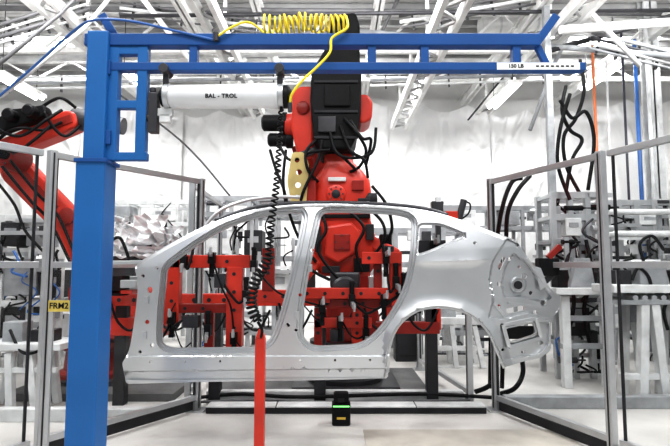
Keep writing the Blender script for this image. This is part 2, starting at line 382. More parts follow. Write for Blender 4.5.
smooth_angle(MB().rev(B+Vector((.026,0,0)),(1,0,0),[(0,r*1.0),(.03,r*1.0),(.045,r*.8),(.055,r*.5)],32).build('end_cap',BLK,ba))
for u in (166,280):
    c=P(u,78,YJ); m=MB(); m.box((c.x,YJ,c.z-.02),(.035,.02,.14)); m.cyl((c.x,YJ-.06,c.z+.045),(c.x,YJ+.06,c.z+.045),.03,None,16); m.build('trolley_hanger',DSTEEL,ba,.003)
text('BAL - TROL',.036,P(221,96,yb-r-.0015),INK,ba,bold=.0012,sp=1.08)
m=MB(); m.boxpx(148,92,157,132,yb-.03,yb+.03); m.cyl(P(153,88,yb),P(153,93,yb),.02); m.cyl(P(140,118,yb),P(160,118,yb),.022); m.build('air_regulator',DSTEEL,ba,.005)
m=MB(); m.boxpx(155,108,172,116,yb-.02,yb+.02); m.boxpx(159,114,170,122,yb-.02,yb+.02); m.build('valve_block',LGREY,ba,.004)
ch=thing('coiled_air_hose','bright yellow coiled air hose lying on top of the jib beam','air hose',P(300,35,YJ))
m=MB(); path=cat([P(264,24,YJ+.02),P(284,25,YJ+.02),P(306,22.5,YJ+.03),P(328,24.5,YJ+.01),P(346,23,YJ+.02)],6)
m.tube(helix(path,lambda s:.054+.006*math.sin(s*31)+.004*math.sin(s*77),16,16),.0072,7); m.build('coil',YEL,ch)
MB().tube(cat([P(264,33,YJ-.03),P(256,26,YJ-.03),P(246,22,YJ-.05),P(232,27,YJ-.06),P(218,36,YJ-.06)],8),.0075,8).build('lead_hose',YEL,ch)
MB().tube(cat([P(346,16,YJ-.03),P(347,28,YJ-.06),P(332,38,YJ-.07),P(330,52,YJ-.07),P(318,66,YJ-.08),P(303,80,YJ-.08),P(292,94,YJ-.07),P(290,104,YJ-.05)],8),.0085,8).build('drop_hose',YEL,ch)
MB().cyl(P(216,33,YJ-.06),P(216,41,YJ-.06),.018).build('hose_fitting',DSTEEL,ch); MB().cyl(P(290,103,YJ-.05),P(290,112,YJ-.05),.014).build('hose_fitting',DSTEEL,ch)
run([(-10,104,YJ+.2),(30,70,YJ+.15),(75,30,YJ+.05),(95,20,YJ-.05),(130,21,YJ-.05),(180,32,YJ-.05),(214,40,YJ-.05)],.008,BTUBE,'air_line','thin blue air line leading along the jib to the yellow hose','air hose')
cc=thing('spiral_cable','black coiled cable hanging from the balancer down to the red post','coiled cable',P(258,335,YJ+.2))
c1=cat([P(281,110,YJ-.02),P(279,150,YJ+.02),P(276,190,YJ+.05),P(271,225,YJ+.1),P(269,252,YJ+.12)],10)
c2=cat([P(269,252,YJ+.12),P(267,262,YJ+.13),P(258,276,YJ+.15),P(252,292,YJ+.17),P(252,308,YJ+.19),P(258,322,YJ+.22)],10)
MB().tube(helix(c1,lambda s:.013+.010*s,26,10),.0066,6).build('upper_coil',BLK,cc)
MB().tube(helix(c2,lambda s:.031 if .06<s<.94 else .02,16,12),.0085,6).build('lower_coil',BLK,cc)
MB().tube(cat([P(281,112,YJ-.02),P(282,100,YJ-.03),P(284,90,YJ-.02)],6),.01,8).build('top_lead',BLK,cc)
MB().tube(cat([P(258,322,YJ+.22),P(262,330,YJ+.25),P(261,338,YJ+.28)],6),.01,8).build('bottom_lead',BLK,cc)
rp=thing('red_post','slim bright red post standing in front of the car panel sill','post',G(260,3.5)); X=G(261,3.5).x; w=.032
zt=P(260,338,3.5).z
MB().box2((X-w,3.468,0),(X+w,3.532,zt)).build('shaft',RED,rp,.006)
MB().box2((X-.12,3.38,0),(X+.12,3.62,.012)).build('base_plate',RED,rp)
m=MB(); m.add([(X-w,3.468,zt),(X+w,3.468,zt),(X+w,3.532,zt),(X-w,3.532,zt),(X-.012,3.49,zt+.06),(X+.012,3.49,zt+.06),(X+.012,3.51,zt+.06),(X-.012,3.51,zt+.06)],[(0,1,5,4),(1,2,6,5),(2,3,7,6),(3,0,4,7),(4,5,6,7),(3,2,1,0)]); m.build('tip',RED,rp,.004)
# ---------------------------------------------------------------- car body side panel
YP=4.15
outl=round_poly([(122,363,3),(129,352,6),(133,330,20),(137,300,20),(138,280,8),(134,268,4),(139,262,4),(152,254,10),(180,238,25),(210,223,25),(243,211,25),(285,204.5,30),(330,203.5,40),(382,205,40),(424,209.5,20),(450,216,16),(474,225,16),(502,235,6),(516,240,2.5),(526,255,5),(540,274,5),(550,288,2),(561,297,1.5),(559,310,3),(551,320,3),(551,350,3),(541,358,4),(520,362,10),(504,368,4),(497,352,10),(489,334,14),(477,320,16),(461,311,16),(440,307.5,18),(420,310,16),(404,320,14),(394,334,12),(389,352,8),(388,378,2),(330,380,20),(200,382,20),(126,384,3)],4)
front=round_poly([(167,268,7),(196,246,18),(226,228,24),(262,216,24),(303,212,6),(299,236,20),(290,275,25),(281,310,20),(271,340,12),(258,347,8),(172,348,7),(162,344,6),(163,310,20),(166,286,10)],5)
rear=round_poly([(322,213,6),(360,213,30),(398,215,12),(412,220,6),(411,250,20),(405,285,20),(392,310,18),(376,332,14),(360,344,12),(312,346,10),(302,336,10),(303,310,20),(311,262,30)],5)
quart=round_poly([(420,225,3),(440,225,8),(465,235.5,2),(448,242,5),(430,250,5),(418,254,3)],3)
bump=round_poly([(505,329,3),(533,323,3),(536,334,4),(510,342,4)],3)
small=[circ(150,290,2.6,10,1.3),circ(147,322,2.4,10),circ(152,345,2.2,10),circ(499,284,2.4,10),circ(524,276,3,12),circ(543,303,3,12),circ(509,259,2.2,10),circ(288,325,2.2,10),circ(312,250,1.8,8),circ(296,330,1.8,8),circ(475,243,1.8,8),circ(531,293,2.2,10),circ(499,306,1.8,8),circ(541,343,2.4,10),circ(143,276,1.8,8),circ(300,295,1.8,8),circ(140,352,1.8,8),circ(157,268,1.6,8),circ(535,312,2,8),circ(519,267,1.8,8),circ(503,350,1.8,8),circ(523,352,1.8,8)]+[circ(u,362-(u-125)*.008,1.3,8) for u in (150,185,220,300,335,370)]
slot=round_poly([(505,309),(524,305),(526,310),(507,314)],2)
slot2=round_poly([(497,268),(503,256),(506,258),(500,271)],1.5)
holes=[front,rear,quart,bump]+small+[slot,slot2]
wheel=[(388,372),(389,352),(394,334),(404,320),(420,310),(440,307.5),(461,311),(477,320),(489,334),(497,352),(504,368)]
tail=round_poly([(507,238),(492,262),(489,280),(493,300),(488,318),(505,319),(530,312),(553,322),(564,300),(545,272),(526,248)],2)
tail2=round_poly([(513,253),(505,266),(501,284),(505,298),(520,296),(540,302),(552,299),(538,279),(526,262)],2)
lowr=round_poly([(500,324),(549,322),(548,346),(538,354),(505,360)],2)
LO=[resample(front,2.5),resample(rear,2.5)]; QL=resample(quart,2); OL=resample(outl,2.5); TL=resample(tail,2); T2=resample(tail2,2); LR=resample(lowr,2); BL=resample(bump,2)
sst=lambda x:np.clip(x,0,1)**2*(3-2*np.clip(x,0,1))
lin=lambda x:np.clip(x,0,1)
def sgn(p,l):
    d=segdist(p,l); return np.where(inside(p,l),d,-d)
def pdepth(p):
    u,v=p[:,0],p[:,1]
    vb=266-(u-165)*.055
    t=np.maximum(0,(vb-v)/125); y=.34*t**1.2
    y+=.03*np.clip((v-300)/85,0,2)**2
    y+=np.where(u<488,0,np.where(u<506,.0022*(u-488)**2/36*1.0,.0198+.0022*(u-506)))+.05*np.clip((165-u)/42,0,2)**2
    do=segdist(p,OL)
    y+=np.where(v<vb,.035*lin(1-(do-1.)/2.5),0)
    vc=262-(u-412)*.03
    cr=sst((u-405)/30)*(u>400)*(1-sst((u-470)/25)); y-=cr*.03*np.where(v<vc,np.exp(-np.abs(v-vc)/10.),np.exp(-np.abs(v-vc)/3.5))
    dw=segdist(p,wheel,False); y-=.035*lin(1-(dw-2)/9)*(u>385); y+=np.where((dw<1.6)&(u>385),.02,0)
    d=np.minimum(segdist(p,LO[0]),segdist(p,LO[1]))
    y+=.04*(1-lin((d-2.2)/.8))+.045*(1-lin((d-5.1)/1.))
    dq=segdist(p,QL); y+=.03*(1-lin((dq-1.2)/1.2))
    m=(u<390)&(v>330); y+=np.where(m,-.018*lin((v-355.5)/1.2)+.07*lin((v-371+(u-125)*.012)/1.2),0)
    y+=np.where(u>480,.05*lin((sgn(p,TL)+.2)/1.)+.045*lin((sgn(p,T2)+.2)/1.)+.03*lin((sgn(p,LR)+.2)/1.),0)
    db=segdist(p,BL); y-=.035*(1-lin((db-2)/1.2))
    dd=np.hypot(u-518,v-285); y-=.03*(1-lin((dd-7.5)/1.))
    return y
g=[(120+i*4+(j%2)*2,200+j*3.6) for i in range(112) for j in range(52)]
g+=[(482+i*1.2,237+j*1.2) for i in range(68) for j in range(106)]
g+=[(u,262-(u-412)*.03+dv) for u in np.arange(408,486,3.) for dv in (-3,-1.5,0,1.2,2.6,4.5,7)]
ex=[]
for l in (front,rear):
    base=resample(l,2.2)
    for d in (1.5,2.2,3.0,4.0,5.1,6.1,7.2):
        for s in (1,-1):
            o=offset(base,s*d); dd=segdist(o,base); ex+=[tuple(x) for x in o[np.abs(dd-d)<.2]]
for d in (1.1,2.4,3.6):
    for l,st in ((outl,2.5),(quart,2)):
        b=resample(l,st)
        for s in (1,-1):
            o=offset(b,s*d); dd=segdist(o,b); ex+=[tuple(x) for x in o[np.abs(dd-d)<.2]]
ex+=[(u,v-(u-125)*.012) for u in np.arange(130,386,3.) for v in (370.9,372.2)]
ex+=[(u,v) for u in np.arange(130,386,3.) for v in (355.4,356.8)]
ga=np.array(g); dmin=np.minimum(segdist(ga,LO[0]),segdist(ga,LO[1])); ga=ga[dmin>8.2]
cp_=thing('car_side_panel','bare silver steel car body side panel with open door apertures, held upright','car panel',P(255,383,YP))
smooth_angle(sheet(outl,holes,[tuple(x) for x in ga],pdepth,ex,.02,YP).build('outer_panel',STEEL,cp_,recalc=False),32)
def on(u,v,d=-.004): return P(u,v,YP+float(pdepth(np.array([[u,v]],float))[0])+d)
rc=[(215,221),(250,209),(285,204),(330,203),(382,204.5),(424,209),(448,215.5)]
MB().tube(cat([on(u,v-.2,.02) for u,v in rc],8),.018,8).build('roof_channel',DSTEEL,cp_)
MB().tube(cat([on(u,v,.012) for u,v in wheel],6),.010,8).build('wheel_arch_lip',STEEL,cp_)
for u,v in ((146,300),(144,335),(310,268),(297,315)):
    m=MB(); c=on(u,v,-.008); m.box(c,(.04,.014,.06)); m.cyl(c+Vector((0,-.014,.018)),c+Vector((0,0,.018)),.008,None,10); m.cyl(c+Vector((0,-.014,-.018)),c+Vector((0,0,-.018)),.008,None,10); m.build('hinge_plate',STEEL,cp_,.003)
c=on(518,285,-.008); MB().rev(c,(0,1,0),[(0,.044),(-.006,.05),(.03,.05)],24).build('charge_port_ring',STEEL,cp_)
MB().rev(c+Vector((0,-.008,0)),(0,1,0),[(0,.034),(.05,.034)],24).build('charge_port_opening',DGREY,cp_)
m=MB()
for a,b in (((503,325),(536,318.5)),((536,318.5),(541,338)),((541,338),(509,347)),((509,347),(503,325))): m.bar(on(*a,-.02),on(*b,-.02),.02,.03,(0,1,0))
m.build('bumper_bracket',STEEL,cp_,.003)
MB().boxpx(507,326,534,339,YP+.24,YP+.25).build('bumper_recess',DGREY,cp_)
m=MB(); m.prism([(534,266),(541,268),(548,286),(541,290)],YP+.14,YP+.16); m.build('rear_bracket',STEEL,cp_,.003)
for a,b in (((527,258),(550,292)),((494,303),(504,316)),((508,303),(545,308))): MB().bar(on(*a,-.008),on(*b,-.008),.014,.02,(0,1,0)).build('lamp_pocket_rib',STEEL,cp_,.003)
MB().bar(P(128,380,YP+.10),P(386,377,YP+.10),.06,.010,(0,1,0)).build('sill_flange',STEEL,cp_,.002)
MB().bar(P(110,263,YP+.1),P(142,262,YP+.1),.025,.03,(0,1,0)).build('cowl_strip',STEEL,cp_,.003)
# ---------------------------------------------------------------- gripper tool
YG=4.58
gr=thing('gripper_tool','red box-beam robot gripper frame holding the car panel from behind','robot gripper',P(330,300,YG))
def beam(u0,v0,u1,v1,m_=RED,Y0=YG,Y1=YG+.1):
    b=MB().boxpx(u0,v0,u1,v1,Y0,Y1).build('beam',m_,gr,.006)
    w=u1-u0; h=v1-v0; L_=[]
    if w>h*2: L_=[(u0+7+k*18,(v0+v1)/2,h) for k in range(int(w//18))]
    elif h>w*2: L_=[((u0+u1)/2,v0+7+k*18,w) for k in range(int(h//18))]
    for u,v,q in L_:
        c=P(u,v,Y0); MB().cyl(c+Vector((0,-.004,0)),c,min(.016,q*.002),None,10).build('bolt_hole',DGREY,b)
    return b
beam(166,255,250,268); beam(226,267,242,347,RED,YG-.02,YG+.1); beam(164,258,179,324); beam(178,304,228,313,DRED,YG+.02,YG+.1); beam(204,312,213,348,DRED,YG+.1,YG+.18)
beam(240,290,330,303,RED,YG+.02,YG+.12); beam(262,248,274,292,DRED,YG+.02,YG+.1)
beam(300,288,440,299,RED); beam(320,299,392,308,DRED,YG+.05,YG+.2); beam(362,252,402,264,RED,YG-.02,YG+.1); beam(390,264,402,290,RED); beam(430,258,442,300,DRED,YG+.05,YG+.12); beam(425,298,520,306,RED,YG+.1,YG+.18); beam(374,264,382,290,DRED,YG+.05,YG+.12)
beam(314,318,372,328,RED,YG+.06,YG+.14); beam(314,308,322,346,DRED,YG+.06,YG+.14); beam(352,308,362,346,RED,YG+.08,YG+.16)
MB().boxpx(414,240,446,258,YG+.02,YG+.05).build('dark_window_plate',DGREY,gr,.006)  # added dark plate so the quarter window reads dark
MB().tube(cat([P(196,256,YG+.2),P(202,232,YG+.22),P(218,212,YG+.25),P(244,201,YG+.28),P(272,197,YG+.28),P(300,197,YG+.28)],8),.016,8).build('curved_rail',ALU,gr)
smooth_angle(MB().rev(P(345,290,YG+.06),(0,1,0),[(0,.10),(.02,.12),(.08,.12),(.1,.1),(.22,.1)],28).build('mounting_flange',DSTEEL,gr))
CL=[(172,318,1),(234,338,1),(254,266,-1),(212,258,1),(184,262,-1),(386,258,1),(396,282,-1),(384,300,1),(322,306,1),(246,296,-1),(418,294,1),(208,330,-1),(352,300,-1),(404,292,-1),(434,246,1),(340,322,1),(366,334,-1)]
for u,v,dv in CL:
    c=P(u,v,YG-.03); m=MB(); m.box(c,(.055,.09,.10)); m.cyl(c+Vector((0,0,-.05*dv)),c+Vector((0,0,-.14*dv)),.022,None,14); m.box(c+Vector((.0,0,-.15*dv)),(.045,.05,.03))
    q=m.build('clamp',BLKP,gr,.005)
    MB().bar(c+Vector((.0,-.045,.03*dv)),c+Vector((.015,-.13,.05*dv)),.04,.028).build('clamp_arm',ALU,q,.003)
    MB().cyl(c+Vector((.015,-.13,.02*dv)),c+Vector((.015,-.13,.09*dv)),.011,None,10).build('clamp_pin',ALU,q)
rnd=random.Random(11)
for k in range(18):
    a,b=rnd.sample(CL,1)[0],rnd.sample(CL,1)[0]
    if abs(a[0]-b[0])>70 or a==b: b=(a[0]+rnd.uniform(-26,26),a[1]+rnd.uniform(-20,26),1)
    mu,mv=(a[0]+b[0])/2+rnd.uniform(-8,8),min(348,(a[1]+b[1])/2+rnd.uniform(6,22))
    MB().tube(cat([P(a[0],a[1],YG+.0),P((a[0]+mu)/2,(a[1]+mv)/2+4,YG-.06),P(mu,mv,YG-.07),P(b[0],b[1],YG)],7),rnd.choice((.006,.009,.012)),6).build('tool_hose',BLK,gr)
for u,v,w,h in ((182,316,16,12),(330,330,14,12),(214,274,10,14)):
    MB().boxpx(u,v,u+w,v+h,YG-.04,YG+.07).build('valve_island',DSTEEL,gr,.004)
rh=thing('roof_clamp','red and silver pneumatic clamp just above the rear roof edge','clamp',P(448,222,YG))
MB().boxpx(432,201,444,220,YG,YG+.08).build('clamp_body',DSTEEL,rh,.006)
MB().boxpx(442,204,462,212,YG,YG+.07).build('cylinder_block',ALU,rh,.008)
MB().cyl(P(464,200,YG),P(458,222,YG),.03).build('actuator',DSTEEL,rh)
MB().boxpx(446,211,458,219,YG-.03,YG+.03).build('jaw',RED,rh,.004)
MB().boxpx(436,197,441,202,YG,YG+.05).build('sensor',LGREY,rh,.003)
MB().tube(cat([P(462,201,YG),P(470,204,YG),P(468,214,YG),P(456,222,YG+.05)],6),.008,6).build('hose',BLK,rh)
MB().boxpx(436,218,441,240,YG-.0,YG+.04).build('stem',DSTEEL,rh)
tc_=thing('tail_clamp','black clamp with silver pin gripping the rear tip of the panel','clamp',P(552,270,YG))
MB().boxpx(540,258,560,276,YG,YG+.12).build('clamp_body',BLKP,tc_,.01); MB().boxpx(556,262,568,270,YG+.02,YG+.08).build('cylinder_rod',ALU,tc_,.004); MB().bar(P(548,258,YG+.02),P(560,246,YG+.02),.04,.05,(0,1,0)).build('jaw',DRED,tc_,.004)
MB().bar(P(520,302,YG+.14),P(552,275,YG+.1),.05,.05,(0,1,0)).build('arm_bar',DSTEEL,tc_,.004)
Y=5.55; fb=thing('fixture_beam','long red box beam on dark legs spanning behind the whole panel','fixture beam',G(280,Y))
tb=MB().boxpx(97,294,470,306,Y,Y+.16).build('top_beam',RED,fb,.008)
MB().boxpx(97,318,166,336,Y+.02,Y+.16).build('bottom_beam',RED,fb,.008)
MB().boxpx(376,322,440,334,Y+.02,Y+.14).build('bottom_beam',DRED,fb,.008)
for u in (104,150,388,436): MB().boxpx(u-5,300,u+5,330,Y+.03,Y+.13).build('web_plate',RED,fb,.006)
for u in (120,215,320,432): a=G(u,Y); MB().box2((a.x-.06,Y+.03,0),(a.x+.06,Y+.15,P(0,306,Y).z)).build('leg',DGREY,fb,.006)
for k in range(24): u=104+k*15; c=P(u,300,Y); MB().cyl(c+Vector((0,-.005,0)),c,.022,None,10).build('bolt_hole',DGREY,tb)
for k,u in enumerate((112,134,310,350,375,400,420)):
    MB().boxpx(u-6,280-(k%3)*4,u+5,296,Y+.02,Y+.14).build('locator',(DGREY,ALU,DSTEEL)[k%3],fb,.008)
for k in range(8):
    u=110+k*42; MB().tube(cat([P(u,300,Y-.02),P(u+8,322,Y-.06),P(u+22,330,Y-.07),P(u+34,310,Y-.03)],7),.014,6).build('beam_hose',BLK,fb)
# ---------------------------------------------------------------- central robot
rb=thing('industrial_robot','large red industrial robot with black forearm behind the car panel','robot',G(345,6.3))
X0=G(345,6.3).x
MB().box2((X0-.6,5.85,.08),(X0+.6,6.9,.13)).build('foot_plate',DSTEEL,rb,.01)
smooth_angle(MB().rev((X0,6.3,.13),(0,0,1),[(0,.44),(.05,.44),(.08,.38),(.3,.36),(.36,.42),(.46,.42)],36).build('pedestal',DGREY,rb))
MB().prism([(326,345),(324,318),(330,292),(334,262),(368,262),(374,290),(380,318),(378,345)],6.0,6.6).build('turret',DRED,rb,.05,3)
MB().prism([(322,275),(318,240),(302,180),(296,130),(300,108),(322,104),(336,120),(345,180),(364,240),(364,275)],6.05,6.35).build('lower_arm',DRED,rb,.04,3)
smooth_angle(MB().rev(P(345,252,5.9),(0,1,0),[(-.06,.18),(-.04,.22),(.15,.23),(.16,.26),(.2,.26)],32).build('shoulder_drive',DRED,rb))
smooth_angle(MB().rev(P(339,156,5.17),(0,0,1),[(0,.15),(.01,.165),(.03,.165),(.04,.14)],28).build('neck_collar',BLK,rb))
secs=[(150,338,13,.12),(164,339,15,.13),(172,341,21,.17),(182,342,28,.20),(198,342,30,.21),(212,342,28,.20),(222,343,28,.19),(236,344,31,.20),(254,345,33,.20),(266,345,30,.18),(276,344,24,.15)]
mb=MB(); vs=[];fs=[]; n=20
for v,uc,hw,dp in secs:
    c=P(uc,v,5.2); hx=hw*5.2/F
    for k in range(n):
        a=2*PI*k/n; ca,sa=math.cos(a),math.sin(a); e=.5
        vs.append((c.x+hx*math.copysign(abs(ca)**e,ca),5.2+dp*math.copysign(abs(sa)**e,sa),c.z))
for i in range(len(secs)-1):
    for k in range(n): k2=(k+1)%n; fs.append((i*n+k,i*n+k2,(i+1)*n+k2,(i+1)*n+k))
fs.append(tuple(range(n))); fs.append(tuple((len(secs)-1)*n+k for k in range(n)))
mb.add(vs,fs,True); smooth_angle(mb.build('wrist_casting',RED,rb),40)
MB().boxpx(316,214,370,218,4.985,5.2).build('wrist_joint',BLK,rb,.006)
def boltring(c,rr,n,r0=.012):
    for k in range(n):
        a=2*PI*k/n; q=c+Vector((rr*math.cos(a),0,rr*math.sin(a))); MB().cyl(q,q+Vector((0,-.014,0)),r0,None,6).build('bolt',DSTEEL,rb)
smooth_angle(MB().rev(P(336,194,4.99),(0,1,0),[(-.03,.075),(-.022,.09),(.05,.1)],26).build('wrist_gearbox',RED,rb))
smooth_angle(MB().rev(P(336,194,4.96),(0,1,0),[(-.02,.03),(-.012,.042),(.02,.042)],20).build('wrist_cap',DGREY,rb)); boltring(P(336,194,4.965),.066,8,.008)
MB().prism([(326,226),(352,222),(362,232),(358,252),(338,264),(324,256)],4.96,5.05).build('front_casting',RED,rb,.025,2)
MB().boxpx(334,234,350,250,4.94,4.97).build('access_cover',DRED,rb,.006); boltring(P(342,242,4.945),.06,4,.008)
smooth_angle(MB().rev(P(366,200,5.1),(1,0,0),[(-.06,.09),(.03,.09),(.05,.07),(.10,.07),(.11,.05)],20).build('side_motor',DGREY,rb))
MB().bar(P(318,258,5.1),P(294,290,5.0),.11,.12,(0,1,0)).build('angled_arm',RED,rb,.02,2)
MB().bar(P(300,276,4.95),P(288,300,4.9),.06,.1,(0,1,0)).build('angled_arm_cover',DGREY,rb,.015)
MB().bar(P(368,240,5.1),P(398,256,5.0),.1,.12,(0,1,0)).build('angled_arm',RED,rb,.02,2)
MB().bar(P(306,178,5.4),P(298,146,5.4),.13,.14,(0,1,0)).build('link_arm',DRED,rb,.03,3)
for (a,b,c_,d,mm) in ((315,226,321,252,DGREY),(366,224,374,240,DGREY),(382,246,394,256,DGREY),(354,258,370,272,BLKP),(322,266,340,273,DGREY),(352,180,364,190,DRED),(328,177,346,181,LGREY),(358,198,370,207,DGREY)):
    MB().boxpx(a,b,c_,d,4.965,5.05).build('wrist_cover',mm,rb,.006)
MB().boxpx(330,272,360,288,4.88,5.15).build('tool_flange',DSTEEL,rb,.02)
MB().boxpx(380,234,392,246,5.0,5.15).build('wrist_side_block',BLKP,rb,.015)
MB().prism(round_poly([(331,14),(356,11),(360,24),(360,60),(362,68),(361,112),(358,134),(350,150),(320,150),(313,136),(310,100),(311,68),(319,58),(329,40)],4),4.95,5.65).build('forearm_cover',BLKP,rb,.05,4)
for v in (80,110,136): MB().boxpx(314,v,358,v+2.5,4.935,4.955).build('cover_strap',DGREY,rb,.003)
MB().boxpx(324,84,350,106,4.925,4.955).build('cover_pocket',BLKP,rb,.012)
MB().boxpx(318,116,336,132,4.92,4.955).build('connector_box',DSTEEL,rb,.01)
MB().prism(round_poly([(292,92),(300,86),(313,86),(313,158),(303,162),(296,150),(291,128)],3),5.1,5.5).build('elbow_cheek',RED,rb,.03,2)
MB().prism(round_poly([(359,94),(368,94),(373,102),(372,118),(365,123),(359,122)],3),5.1,5.5).build('elbow_cheek',RED,rb,.03,2)
smooth_angle(MB().rev(P(303,108,5.1),(0,1,0),[(-.03,.05),(-.02,.065),(.03,.065)],22).build('elbow_cap',DRED,rb))
smooth_angle(MB().rev(P(284,125,5.3),(1,0,0),[(0,.07),(.02,.11),(.08,.12),(.1,.13),(.26,.13)],28).build('elbow_gearbox',RED,rb))
smooth_angle(MB().rev(P(262,123,5.3),(1,0,0),[(0,.06),(.02,.085),(.2,.085),(.22,.11),(.26,.11)],20).build('servo_motor',BLK,rb))
smooth_angle(MB().rev(P(268,140,5.35),(1,0,0),[(0,.05),(.02,.07),(.18,.07),(.2,.09),(.26,.09)],20).build('servo_motor',BLK,rb))
sheet(round_poly([(292,152),(304,152),(309,164),(306,206),(292,207),(287,182)],3),[circ(297,160,2.6),circ(299,172,3),circ(298,185,3),circ(297,197,2.6)],[(286+i*4,151+j*4) for i in range(7) for j in range(15)],lambda p:np.zeros(len(p)),None,.02,4.92).build('yellow_bracket',YMET,rb)
MB().bar(P(300,156,4.96),P(316,150,5.05),.06,.06,(0,1,0)).build('bracket_arm',DSTEEL,rb)
MB().boxpx(306,178,316,206,4.95,5.1).build('bracket_arm',DRED,rb,.01)
for pts in ([(344,118,4.93),(356,132,4.9),(366,150,4.95),(360,166,5.0),(350,172,5.02)],[(350,120,4.93),(362,138,4.9),(371,140,4.95),(366,165,5.0)],[(340,125,4.93),(350,150,4.9),(364,160,4.9),(368,178,4.98)],[(316,140,4.95),(306,152,4.9),(308,170,4.9),(318,182,4.98)],[(300,206,4.95),(304,190,4.9),(318,160,4.92),(322,140,4.94)],[(270,150,5.3),(276,170,5.2),(284,190,5.1),(290,215,5.1),(300,240,5.1),(316,262,5.0)],[(286,150,5.1),(283,180,5.05),(286,204,5.02)],[(366,206,4.95),(382,222,4.9),(384,240,4.9),(370,260,4.95)],[(356,170,4.95),(346,160,4.92),(334,150,4.95)],[(312,230,4.97),(304,246,4.92),(310,268,4.9),(330,280,4.88)],[(372,186,4.98),(386,204,4.95),(392,226,4.95),(388,240,4.98)],[(278,142,5.2),(290,160,5.0),(312,152,4.92),(330,150,4.92)],[(350,212,4.94),(364,228,4.9),(356,248,4.9),(362,272,4.9)],[(322,214,4.94),(326,230,4.9),(318,250,4.9),(336,276,4.88),(352,286,4.88)],[(330,132,4.93),(336,152,4.9),(352,158,4.9),(372,152,4.95),(376,128,5.0)]):
    MB().tube(cat([P(*p) for p in pts],8),.015,8).build('dress_hose',BLK,rb)
# ---------------------------------------------------------------- left robot
lr=thing('industrial_robot','red industrial robot bending behind the left fence and blue post','robot',G(100,6.6)); X1=G(100,6.6).x
MB().box2((X1-.5,6.1,.08),(X1+.5,7.1,.13)).build('foot_plate',DSTEEL,lr,.01)
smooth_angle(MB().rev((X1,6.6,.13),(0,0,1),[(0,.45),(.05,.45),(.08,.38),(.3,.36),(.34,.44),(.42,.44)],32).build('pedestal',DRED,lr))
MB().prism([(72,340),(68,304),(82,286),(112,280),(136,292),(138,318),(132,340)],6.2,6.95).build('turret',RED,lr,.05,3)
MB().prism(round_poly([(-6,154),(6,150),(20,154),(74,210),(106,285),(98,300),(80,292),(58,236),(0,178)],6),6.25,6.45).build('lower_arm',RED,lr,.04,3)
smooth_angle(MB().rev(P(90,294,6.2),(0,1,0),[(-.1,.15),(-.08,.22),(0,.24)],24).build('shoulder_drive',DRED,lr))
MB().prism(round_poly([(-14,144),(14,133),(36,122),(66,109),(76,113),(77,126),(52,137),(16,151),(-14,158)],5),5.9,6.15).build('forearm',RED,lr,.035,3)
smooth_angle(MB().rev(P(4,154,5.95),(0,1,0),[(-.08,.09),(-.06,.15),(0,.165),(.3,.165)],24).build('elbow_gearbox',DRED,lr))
smooth_angle(MB().rev(P(4,154,5.86),(0,1,0),[(-.03,.04),(-.02,.06),(.02,.06)],20).build('elbow_cap',BLK,lr))
for k in range(9): a=2*PI*k/9; q=P(4,154,5.88)+Vector((.11*math.cos(a),0,.11*math.sin(a))); MB().cyl(q,q+Vector((0,-.015,0)),.012,None,6).build('bolt',DSTEEL,lr)
MB().prism(round_poly([(-5,120),(8,109),(28,107),(44,104),(47,114),(28,122),(8,129),(-5,134)],4),5.75,5.9).build('motor_cover',BLKP,lr,.02)
for u,v in ((12,116),(32,112)): smooth_angle(MB().rev(P(u,v,5.72),(0,1,0),[(-.1,.05),(-.08,.07),(.05,.07)],18).build('servo_motor',BLK,lr))
smooth_angle(MB().rev(P(74,119,6.05),(1,0,-.15),[(0,.13),(.18,.13),(.2,.17),(.36,.17),(.38,.11),(.6,.10)],24).build('wrist',DSTEEL,lr))
smooth_angle(MB().rev(P(68,216,6.25),(0,1,0),[(-.05,.07),(-.04,.1),(.02,.1)],20).build('arm_boss',DRED,lr))
for pts in ([(-5,128,5.7),(20,136,5.66),(46,120,5.7),(62,110,5.8)],[(-5,140,5.7),(14,152,5.66),(34,140,5.7),(52,124,5.8)],[(2,166,5.8),(30,200,6.0),(50,222,6.15),(70,262,6.2)],[(10,160,5.8),(36,192,6.0),(58,216,6.15),(78,262,6.2)],[(40,108,5.8),(60,98,5.8),(76,108,5.9)],[(-8,146,5.75),(8,132,5.68),(24,128,5.7),(44,130,5.8),(62,122,5.86)],[(-8,176,6.2),(14,204,6.2),(26,232,6.2),(50,258,6.2)],[(44,112,5.75),(54,128,5.8),(66,136,5.85),(80,126,5.95)]):
    MB().tube(cat([P(*p) for p in pts],8),.018,8).build('dress_hose',BLK,lr)
for poly in ([(12,166),(18,163),(58,206),(52,212)],[(62,220),(72,216),(88,256),(80,262)]): MB().prism(poly,6.23,6.25).build('arm_recess',DRED,lr)
MB().prism([(52,120),(70,114),(72,122),(54,129)],5.88,5.9).build('forearm_cover',DRED,lr,.006)
lt=thing('welding_tool','dark welding tool with red bracket left of the panel front pillar','robot tool',P(118,290,5.3))
MB().boxpx(102,264,134,276,5.2,5.4).build('tool_body',DSTEEL,lt,.01); MB().boxpx(108,276,122,296,5.2,5.4).build('tool_post',BLKP,lt,.01); MB().boxpx(104,290,132,294,5.2,5.38).build('tool_bracket',RED,lt,.006)
MB().tube(cat([P(112,264,5.2),(P(108,246,5.15)),P(120,238,5.15),P(130,262,5.2)],8),.016,8).build('tool_cable',BLK,lt)
MB().boxpx(120,280,136,288,5.17,5.35).build('electrode_arm',ALU,lt,.006); MB().boxpx(98,270,106,284,5.2,5.3).build('transformer',BLKP,lt,.008)
wb=thing('scrap_stack','crumpled shiny silver sheet parts on a stand left of the panel roof','metal parts',G(146,7.65)); c=P(146,236,7.65)
